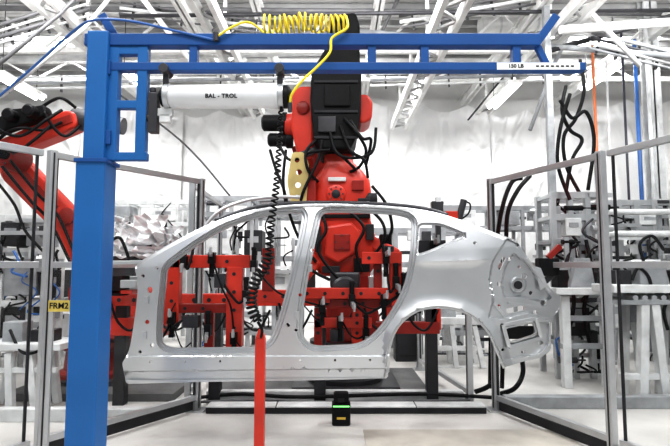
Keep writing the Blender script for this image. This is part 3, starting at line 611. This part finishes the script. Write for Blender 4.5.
for q,(du,dv,dy,sw,sh,sd) in enumerate(((-18,6,0,30,26,1),(2,-6,-.1,34,30,2),(20,2,.05,26,24,3),(-4,16,-.15,40,12,4),(-24,-12,.1,16,16,5))):
    mb=MB(); nx,nz=9,8; vs=[];fs=[]
    for j in range(nz+1):
        for i in range(nx+1):
            s=i/nx-.5;t_=j/nz-.5
            nn=noise.noise(Vector((s*4+sd*3,t_*4,sd))); n2=noise.noise(Vector((s*7,t_*7,sd*7)))
            p=P(146+du+s*sw+nn*5-t_*6,236+dv+t_*sh+n2*4,7.6+dy); p.y+=nn*.16+n2*.08; vs.append(p)
    for j in range(nz):
        for i in range(nx): a=j*(nx+1)+i; fs.append((a,a+1,a+nx+2)); fs.append((a,a+nx+2,a+nx+1))
    mb.add(vs,fs,False); mb.build('crumpled_sheet',FOIL,wb)
m=MB(); m.box2((c.x-.05,c.y-.05,0),(c.x+.05,c.y+.05,c.z-.1)); m.box2((c.x-.3,c.y-.2,0),(c.x+.3,c.y+.2,.03)); m.box2((c.x-.45,c.y-.15,c.z-.36),(c.x+.45,c.y+.15,c.z-.30)); m.build('stand',DGREY,wb)
MB().boxpx(122,222,166,256,7.95,7.98).build('dark_gap_sheet',DGREY,wb)  # added dark sheet, stands in for shade in the gaps between the parts
# ---------------------------------------------------------------- safety fences
def fence(A,B,label,posts=(True,True),zs=(.16,1.49,2.36),h=2.37,group=None,skirt=False):
    A=Vector((A[0],A[1],0)); B=Vector((B[0],B[1],0)); t=thing('safety_fence',label,'safety fence',(A+B)/2,group); d=(B-A).normalized()
    for k,p in enumerate((A,B)):
        if posts[k]:
            m=MB(); m.bar(p,p+Vector((0,0,h)),.06,.06,tuple(d)); po=m.build('post',ALU,t,.005)
            m=MB(); m.box2((p.x-.09,p.y-.09,0),(p.x+.09,p.y+.09,.015)); m.bar(p+d*.05+Vector((0,0,.015)),p+d*.05+Vector((0,0,.1)),.02,.08,tuple(d)); m.build('foot_bracket',ALU,po)
            n=d.cross(Vector((0,0,1)))
            for s in (-1,1): MB().bar(p+n*.031*s+Vector((0,0,.03)),p+n*.031*s+Vector((0,0,h-.02)),.004,.012,tuple(n)).build('slot',DGREY,po)
    for z in zs: MB().bar(A+Vector((0,0,z-.025)),B+Vector((0,0,z-.025)),.05,.045).build('rail',ALU,t,.004)
    for z0,z1 in zip(zs,zs[1:]):
        m=MB(); m.bar(A+d*.03+Vector((0,0,(z0+z1)/2-.025)),B-d*.03+Vector((0,0,(z0+z1)/2-.025)),z1-z0-.05,.005); m.build('pane',PANE,t)
        for q in (A+d*.04,B-d*.04): MB().bar(q+Vector((0,0,z0)),q+Vector((0,0,z1-.05)),.02,.014,tuple(d)).build('gasket',DGREY,t)
    if skirt: MB().bar(A+Vector((0,0,.06)),B+Vector((0,0,.06)),.08,.02).build('kick_plate',DGREY,t)
    return t
LA=(-1.40,5.4); LD=(-1.03,-1.62)
L=lambda t:(LA[0]+LD[0]*t,LA[1]+LD[1]*t)
RA=(1.63,5.4); RD=(.68,-1.81)
R=lambda t:(RA[0]+RD[0]*t,RA[1]+RD[1]*t)
fence(L(0),L(.82),'left fence bay between the blue post and the far corner post',skirt=True)
fence(L(.86),L(1.5),'left fence bay nearest the camera at the photo edge',(False,True),skirt=True)
fence((-1.55,5.6),(-1.64,7.4),'left fence bay running back beside the left robot')
fence(R(0),R(.72),'right fence bay beside the rear end of the panel',skirt=True)
fence(R(.76),R(1.3),'right fence bay nearest the camera at the photo edge',(False,True),skirt=True)
fence((1.42,5.6),(1.2,7.5),'low grey fence bay seen through the wheel arch',zs=(.16,1.0),h=1.05)
p=P(59,306,3.95); sg=thing('station_sign','small yellow sign reading FRM2 on the left fence','sign',p)
MB().box2((p.x-.08,3.948,p.z-.042),(p.x+.08,3.954,p.z+.042)).build('sign_plate',SIGNY,sg)
text('FRM2',.062,(p.x,3.9465,p.z),INK,sg,bold=.0012)
m=MB(); m.box2((p.x-.07,3.955,.0),(p.x-.045,3.98,p.z+.042)); m.build('sign_stake',ALU,sg)
# ---------------------------------------------------------------- floor items
tag(MB().box2((-3.6,5.75,0),(-1.75,7.2,.08)).build('robot_platform',DARKF),'dark grey base platform beneath the left robot','platform')
tag(MB().box2((-1.38,5.75,0),(1.05,7.2,.08)).build('robot_platform',DARKF),'dark grey base platform beneath the central robot','platform')
cv=thing('cable_channel','low grey cable channel across the floor under the panel','cable channel',(0.1,5.35,0))
MB().box2((-1.28,5.28,0),(1.5,5.45,.06)).build('channel_body',DGREY,cv,.006)
for k in range(4): MB().box2((-1.28+k*.695+.005,5.27,.06),(-1.28+(k+1)*.695-.005,5.46,.075)).build('channel_lid',LGREY,cv,.004)
tag(MB().box2((-1.36,5.62,0),(1.36,5.72,.14)).build('floor_curb',LGREY,None,.008),'pale grey floor curb right in front of the central robot platform','curb')
tag(MB().box2((-4.2,5.0,0),(-1.75,5.1,.12)).build('floor_curb',LGREY,None,.008),'pale grey floor curb behind the blue post at left','curb')
tag(MB().box2((1.75,5.45,0),(4.6,5.58,.12)).build('floor_curb',GREY,None,.008),'grey floor curb behind the right fence','curb')
tag(MB().box2((.25,3.9,0),(2.0,4.75,.012)).build('floor_plate',PLATF,None,.003),'beige steel floor plate at the lower right','floor plate')
sd=thing('signal_box','small black floor box with glowing green strip below the panel','floor sensor',G(341,4.95)); x=G(341,4.95).x
MB().box2((x-.085,4.88,0),(x+.085,5.02,.20)).build('housing',BLKP,sd,.015); MB().box2((x-.07,4.89,.2),(x+.07,5.01,.29)).build('head',BLKP,sd,.02)
MB().box2((x-.075,4.874,.17),(x+.075,4.882,.182)).build('green_strip',GREENL,sd); MB().box2((x-.03,4.884,.21),(x+.03,4.89,.245)).build('lens',DGREY,sd); MB().box2((x-.04,4.874,.06),(x+.04,4.88,.08)).build('front_label',AMBER,sd)
run([(196,398,5.6),(240,394,5.6),(300,397,5.55),(420,394,5.6),(500,398,5.55)],.02,BLK,'floor_cable','black floor cable lying behind the cable channel','cable')
run([(196,402,5.5),(260,400,5.5),(330,402,5.5),(470,400,5.5)],.014,PIPEM,'floor_cable','thin grey floor cable lying right behind the cable channel','cable')
# ---------------------------------------------------------------- background equipment
def clutter(t,u0,u1,v0,v1,Y,n,seed,dy=.35):
    rnd=random.Random(seed)
    for k in range(n):
        u=rnd.uniform(u0,u1); v=rnd.uniform(v0,v1); y=Y+rnd.uniform(-.1,dy); c=rnd.random()
        if c<.28:
            pts=[P(u,v,y)]
            for i in range(3): pts.append(P(min(u1,max(u0,u+rnd.uniform(-14,14))),min(v1,v+rnd.uniform(5,14)*(i+1)),y-rnd.uniform(0,.1)))
            MB().tube(cat(pts,6),rnd.uniform(.010,.020),6).build('cable',rnd.choice((BLK,BLK,BLK,DSTEEL,BLK,BTUBE)),t)
        elif c<.50:
            w=rnd.uniform(3,10);h=rnd.uniform(4,13); MB().boxpx(u,v,u+w,v+h,y,y+.12).build('junction_box',rnd.choice((DGREY,GREY,LGREY,DSTEEL,GREY)),t,.008)
        elif c<.62:
            a=P(u,v,y); hor=rnd.random()<.5; L_=rnd.uniform(.12,.3); d=Vector((L_,0,0)) if hor else Vector((0,0,-L_))
            m=MB(); m.cyl(a,a+d,rnd.uniform(.025,.045),None,12); m.cyl(a+d,a+d*1.5,.012,None,8); m.build('actuator',rnd.choice((DSTEEL,ALU,BLK)),t)
        elif c<.80:
            a=P(u,v,y); z=min(rnd.uniform(.35,1.0),a.z-.02); MB().box2((a.x-.028,y-.02,a.z-z),(a.x+.028,y+.02,a.z)).build('upright',rnd.choice((GREY,LGREY,ALU,ALU)),t)
        else:
            a=P(u,v,y); w=min(rnd.uniform(.4,1.3),P(u1,v,y).x-a.x+.05); MB().box2((a.x,y-.02,a.z-.028),(a.x+max(w,.1),y+.02,a.z+.028)).build('crossbar',rnd.choice((GREY,LGREY,ALU,DSTEEL)),t)
def rack(name,label,cat_,u0,u1,vt,Y,n,shelves,m1=GREY,boxes=(),depth=.6,pw=.07,cl=0,cv_=None):
    a=G(u0,Y);b=G(u1,Y); zt=P(0,vt,Y).z; t=thing(name,label,cat_,((a.x+b.x)/2,Y+depth/2,0))
    for i in range(n):
        x=a.x+(b.x-a.x)*i/(n-1)
        for yy in (Y,Y+depth): MB().box2((x-pw/2,yy-pw/2,0),(x+pw/2,yy+pw/2,zt)).build('post',m1,t,.004)
    for v in list(shelves)+[vt]:
        z=P(0,v,Y).z; m=MB()
        for yy in (Y,Y+depth): m.box2((a.x,yy-.03,z-.09),(b.x,yy+.03,z))
        for i in range(n): x=a.x+(b.x-a.x)*i/(n-1); m.box2((x-.025,Y,z-.07),(x+.025,Y+depth,z-.02))
        m.build('beam',m1,t,.004)
    for (x0,y0,x1,y1,mm) in boxes:
        m=MB(); m.boxpx(x0,y0,x1,y1,Y-.06,Y+depth*.6); k=m.build('equipment_box',mm,t,.012)
        m=MB(); w=(x1-x0); m.boxpx(x0+w*.2,y0+(y1-y0)*.25,x1-w*.2,y0+(y1-y0)*.5,Y-.068,Y-.06); m.build('box_panel',GREY,k)
    if cl: clutter(t,max(u0,-10),min(u1,680),vt,(cv_ or 370),Y-.1,cl,int(u0+Y*10))
    return t
rack('machine_frame','pale machine frame with dark boxes at the far left behind the fence','machine frame',-30,60,215,7.4,4,(248,300,345),LGREY,((0,222,20,246,DGREY),(26,228,44,246,GREY),(4,262,36,296,GREY),(40,270,60,298,DGREY),(0,308,24,338,DGREY),(28,316,54,340,LGREY)),cl=85,cv_=350)
rack('roller_conveyor','low pale conveyor frame between left fence and blue post','conveyor',-20,150,340,8.6,5,(356,),LGREY,((14,346,40,366,GREY),),cl=30)
rack('machine_frame','grey machine frame seen through the front door opening','machine frame',196,300,196,9.2,5,(212,256,300,330),GREY,((206,222,232,254,LGREY),(244,230,262,255,DGREY),(264,270,290,298,LGREY),(210,272,230,298,GREY),(236,306,262,328,LGREY),(206,306,226,328,DGREY)),.7,.07,80,345)
rack('machine_frame','grey machine frame seen through the rear door opening and wheel arch','machine frame',372,492,228,8.8,6,(262,300,330),GREY,((384,270,398,298,LGREY),(440,310,462,328,LGREY),(466,306,484,328,DGREY)),.7,.08,70,365)
rack('pipe_rack','grey steel rack with black hoses right of the panel tail','equipment rack',556,608,192,6.9,4,(214,238,262,290,340),ALU,((566,218,582,236,LGREY),(568,300,590,336,DGREY),(584,264,604,288,GREY)),.5,.07,95,372)
rack('machine_frame','silver horizontal frame full of cables at the far right behind fence','machine frame',604,730,200,8.4,8,(213,226,246,270,292,330),ALU,((640,214,662,225,LGREY),(612,256,636,290,DGREY),(672,250,700,290,DGREY),(640,300,664,330,GREY),(606,300,626,328,LGREY)),.6,.09,110,372)
rack('machine_frame','low pale frame left of the central robot near the far wall','machine frame',100,200,200,10.5,5,(222,),LGREY,((110,206,130,221,GREY),(150,208,176,221,LGREY)),cl=40,cv_=330)
rack('machine_frame','low grey frame right of the central robot near the far wall','machine frame',440,610,206,11.2,7,(226,),GREY,((452,210,476,225,LGREY),(500,211,520,225,GREY)),cl=56,cv_=320)
sp=thing('service_pipes','rack of three level pale pipes behind the right fence','pipes',G(680,7.8))
for v,rr,mm in ((212,.045,LGREY),(234,.05,LGREY),(262,.04,ALU)): MB().tube([P(608,v,7.8),P(760,v,7.8)],rr,12).build('service_pipe',mm,sp)
for u in (612,664,720): a=G(u,7.86); MB().box2((a.x-.03,7.85,0),(a.x+.03,7.9,P(u,206,7.86).z)).build('support_post',GREY,sp)
def splayed(name,label,u0,u1,vt,Y,legs,cross,m_=LGREY):
    t=thing(name,label,'stand',G((u0+u1)/2,Y)); MB().boxpx(u0,vt,u1,vt+7,Y-.25,Y+.25).build('table_top',m_,t,.008); zt=P(0,vt+6,Y).z
    for a_,b_ in legs:
        for dy in (-.2,.2): a=G(b_,Y); b=G(a_,Y); MB().bar((a.x,Y+dy,0),(b.x,Y+dy,zt),.075,.07,(0,1,0)).build('leg',m_,t,.006)
    for v in cross: MB().boxpx(u0+4,v,u1-4,v+5,Y-.22,Y-.17).build('crossbar',m_,t,.004)
    return t
q=splayed('low_bench','white low bench with splayed legs at lower left behind the fence',-24,60,344,5.5,((4,-4),(24,28),(44,52)),(368,))
MB().boxpx(2,322,22,344,5.4,5.6).build('fixture_block',GREY,q,.01); MB().boxpx(30,330,52,344,5.4,5.6).build('fixture_block',DGREY,q,.01)
MB().tube(cat([P(10,330,5.35),P(22,352,5.25),P(40,350,5.25),P(48,336,5.38)],7),.016,6).build('bench_cable',BLK,q)
q=splayed('angled_stand','white stand with angled legs seen through the wheel arch',424,482,318,7.8,((436,428),(448,452),(470,478)),(346,366))
MB().boxpx(440,304,456,318,7.7,7.9).build('fixture_block',GREY,q,.01)
Y=5.95; st=thing('conveyor_frame','layered pale conveyor frame with splayed legs behind the right fence','conveyor',G(648,Y))
MB().boxpx(614,285,700,293,Y-.3,Y+.2).build('top_rail',LGREY,st,.008); MB().boxpx(618,300,700,305,Y-.28,Y+.18).build('lower_rail',GREY,st,.008)
zt=P(0,298,Y).z
for u0,u1,wd in ((632,626,.10),(641,648,.10),(672,664,.10),(680,688,.10)):
    for dy in (-.22,.15): a=G(u1,Y); b=G(u0,Y); MB().bar((a.x,Y+dy,.0),(b.x,Y+dy,zt),wd,.09,(0,1,0)).build('leg',LGREY,st,.006)
for v in (374,): MB().boxpx(622,v,696,v+6,Y-.25,Y-.18).build('crossbar',LGREY,st,.004)
MB().boxpx(646,308,664,352,Y-.1,Y+.1).build('drive_cabinet',GREY,st,.01); MB().boxpx(649,314,661,330,Y-.115,Y-.1).build('cabinet_panel',DGREY,st,.004)
MB().boxpx(640,262,668,285,Y-.15,Y+.1).build('fixture_block',GREY,st,.01)
MB().boxpx(619,270,632,285,Y-.1,Y+.1).build('fixture_block',DGREY,st,.01)
for k in range(7): u=622+k*9; c=P(u,296.5,Y); MB().cyl((c.x,Y-.27,c.z),(c.x,Y+.17,c.z),.03,None,12).build('roller',ALU,st)
clutter(st,618,676,250,292,Y+.03,18,77,.12)
for pts in ([(644,262),(640,244),(652,236),(664,250)],[(632,280),(638,268),(648,276),(652,290)],[(668,270),(672,290),(664,310),(668,330)]): MB().tube(cat([P(u,v,Y-.16) for u,v in pts],7),.018,6).build('stand_cable',BLK,st)
Y=6.4; s2=thing('fixture_stand','pale fixture stand with angled plate just right of panel tail','stand',G(585,Y))
MB().boxpx(556,288,610,295,Y-.15,Y+.15).build('table_top',LGREY,s2,.008)
for u in (564,604):
    a=G(u,Y); MB().box2((a.x-.05,Y-.05,0),(a.x+.05,Y+.05,P(0,296,Y).z)).build('leg',LGREY,s2,.006)
for v in (316,344): MB().boxpx(562,v,606,v+5,Y-.04,Y+.04).build('crossbar',GREY,s2,.004)
MB().prism([(570,288),(578,258),(590,258),(596,288)],Y-.05,Y+.05).build('angled_plate',GREY,s2,.005)
MB().boxpx(598,272,608,288,Y-.1,Y+.1).build('fixture_block',DGREY,s2,.008); MB().boxpx(558,270,568,288,Y-.1,Y+.1).build('fixture_block',BLKP,s2,.008)
c=G(662,9.6); m=MB(); m.box2((c.x-.13,9.5,0),(c.x+.13,9.53,6.6)); m.box2((c.x-.13,9.67,0),(c.x+.13,9.7,6.6)); m.box2((c.x-.015,9.5,0),(c.x+.015,9.7,6.6))
tag(m.build('steel_column',LGREY),'pale steel building column at the far right','column')
c=G(556,8.4); m=MB(); m.box2((c.x-.05,8.35,0),(c.x+.05,8.45,6.6)); tag(m.build('steel_column',GREY),'slim grey vertical column right of the dust sheet','column')
def drop(u,v0,Y,r,m_,label,name='drop_pipe'):
    a=P(u,v0,Y); tag(MB().tube([(a.x,Y,a.z),(a.x,Y,0)],r,10).build(name,m_),label,'pipe')
drop(592,40,9.3,.027,ORANGE,'orange vertical pipe right of the jib end')
drop(621,30,9.3,.022,DPIPE,'thin dark vertical pipe left of the blue pipe')
drop(634,40,9.3,.036,BTUBE,'blue vertical pipe near the right column')
drop(606,60,9.35,.019,LGREY,'thin pale vertical pipe between orange and dark pipes')
drop(645,20,9.25,.037,LGREY,'pale vertical pipe beside the right column')
GB='black hoses on the right rack'
for i,(pts,lab) in enumerate([([(566,86,7),(562,110,6.9),(570,130,6.9),(582,140,6.9),(572,160,6.9),(566,192,6.9)],'black hose looping down in front of the orange pipe'),([(580,60,7),(584,90,6.9),(576,118,6.9),(564,136,6.9),(566,165,6.9),(580,194,6.9)],'black hose crossing beside the slim grey column'),([(572,240,6.8),(566,270,6.7),(574,300,6.7),(568,336,6.7)],'black hose hanging low on the right rack'),([(586,240,6.8),(592,275,6.7),(584,310,6.7),(590,345,6.7)],'black hose hanging beside the fixture stand'),([(560,100,6.8),(572,118,6.8),(586,112,6.8),(594,140,6.8),(588,190,6.8)],'black hose looping around the orange pipe'),([(570,94,6.75),(560,130,6.75),(558,165,6.75),(570,200,6.75)],'black hose bowing left of the orange pipe'),([(490,388,6.0),(492,300,5.95),(497,240,5.9),(503,205,5.8),(512,182,5.8),(522,178,5.8)],'thick black hose arching behind the right fence corner'),([(502,388,6.0),(504,300,5.95),(506,245,5.9),(508,212,5.8),(518,190,5.8),(530,176,5.9)],'second black hose arching behind the right fence corner'),([(500,394,5.8),(515,388,5.7),(523,372,5.7),(520,350,5.7)],'black hose curling up under the panel tail'),([(475,392,5.7),(490,385,5.65),(497,370,5.7),(492,350,5.7)],'black hose curling up inside the wheel arch')]):
    run(pts,.025,BLK,'hose',lab,'hose',GB if i<6 else None,8)
cb=thing('control_cabinet','dark control cabinet behind the rear wheel arch','control cabinet',G(405,8.2)); a=G(395,8.1); b=G(420,8.1)
MB().box2((a.x,8.1,.0),(b.x,8.4,1.1)).build('cabinet_body',DGREY,cb,.01); MB().box2((a.x+.03,8.08,.1),(b.x-.03,8.1,1.05)).build('cabinet_door',DGREY,cb,.005); MB().box2((b.x-.09,8.06,.55),(b.x-.07,8.08,.7)).build('handle',ALU,cb)
# ---------------------------------------------------------------- lights, world, camera
def area(loc,rot,sx,sy,e,col=(1,1,1)):
    l=bpy.data.lights.new('ceiling_or_fill_lamp','AREA'); l.shape='RECTANGLE'; l.size=sx; l.size_y=sy; l.energy=e; l.color=col
    o=bpy.data.objects.new('area_lamp',l); COL.objects.link(o); o.location=loc; o.rotation_euler=rot
area((-3.2,4.5,6.4),(0,0,0),.8,5,350); area((3.2,4.5,6.4),(0,0,0),.8,5,350); area((0,1.0,6.2),(math.radians(20),0,0),6,.8,270)
for x in (-6,0,6): area((x,11.2,6.55),(math.radians(14),0,0),2.5,.5,390)  # added fill lamps tilted at the far wall to brighten the sheets
for x in (-5,0,5): area((x,6.6,5.35),(math.radians(97),0,0),3,.5,140)  # added uplights out of view, lifting ceiling, trusses and far wall
# surrounding hall light: dim near the floor, bright overhead
w=bpy.data.worlds.new('hall_light'); SC.world=w; w.use_nodes=True; nt=w.node_tree; bg=nt.nodes['Background']
tc=nt.nodes.new('ShaderNodeTexCoord'); sx=nt.nodes.new('ShaderNodeSeparateXYZ'); nt.links.new(tc.outputs['Generated'],sx.inputs[0])
mr=nt.nodes.new('ShaderNodeMapRange'); mr.inputs['From Min'].default_value=-1; mr.inputs['From Max'].default_value=1; nt.links.new(sx.outputs['Z'],mr.inputs['Value'])
cr=nt.nodes.new('ShaderNodeValToRGB'); e=cr.color_ramp.elements; e[0].position=.40; e[0].color=(.22,.22,.23,1); e[1].position=.62; e[1].color=(.78,.80,.82,1)
k=e.new(.5); k.color=(.36,.37,.38,1)
nt.links.new(mr.outputs['Result'],cr.inputs['Fac']); nt.links.new(cr.outputs['Color'],bg.inputs[0]); bg.inputs[1].default_value=1.0
cam=bpy.data.cameras.new('camera'); co=bpy.data.objects.new('camera',cam); COL.objects.link(co); co.location=(0,0,H); co.rotation_euler=(PI/2+TH,0,0)
cam.sensor_width=36; cam.lens=36*F/670; SC.camera=co
SC.view_settings.view_transform='Standard'; SC.view_settings.exposure=.28; SC.view_settings.gamma=.86
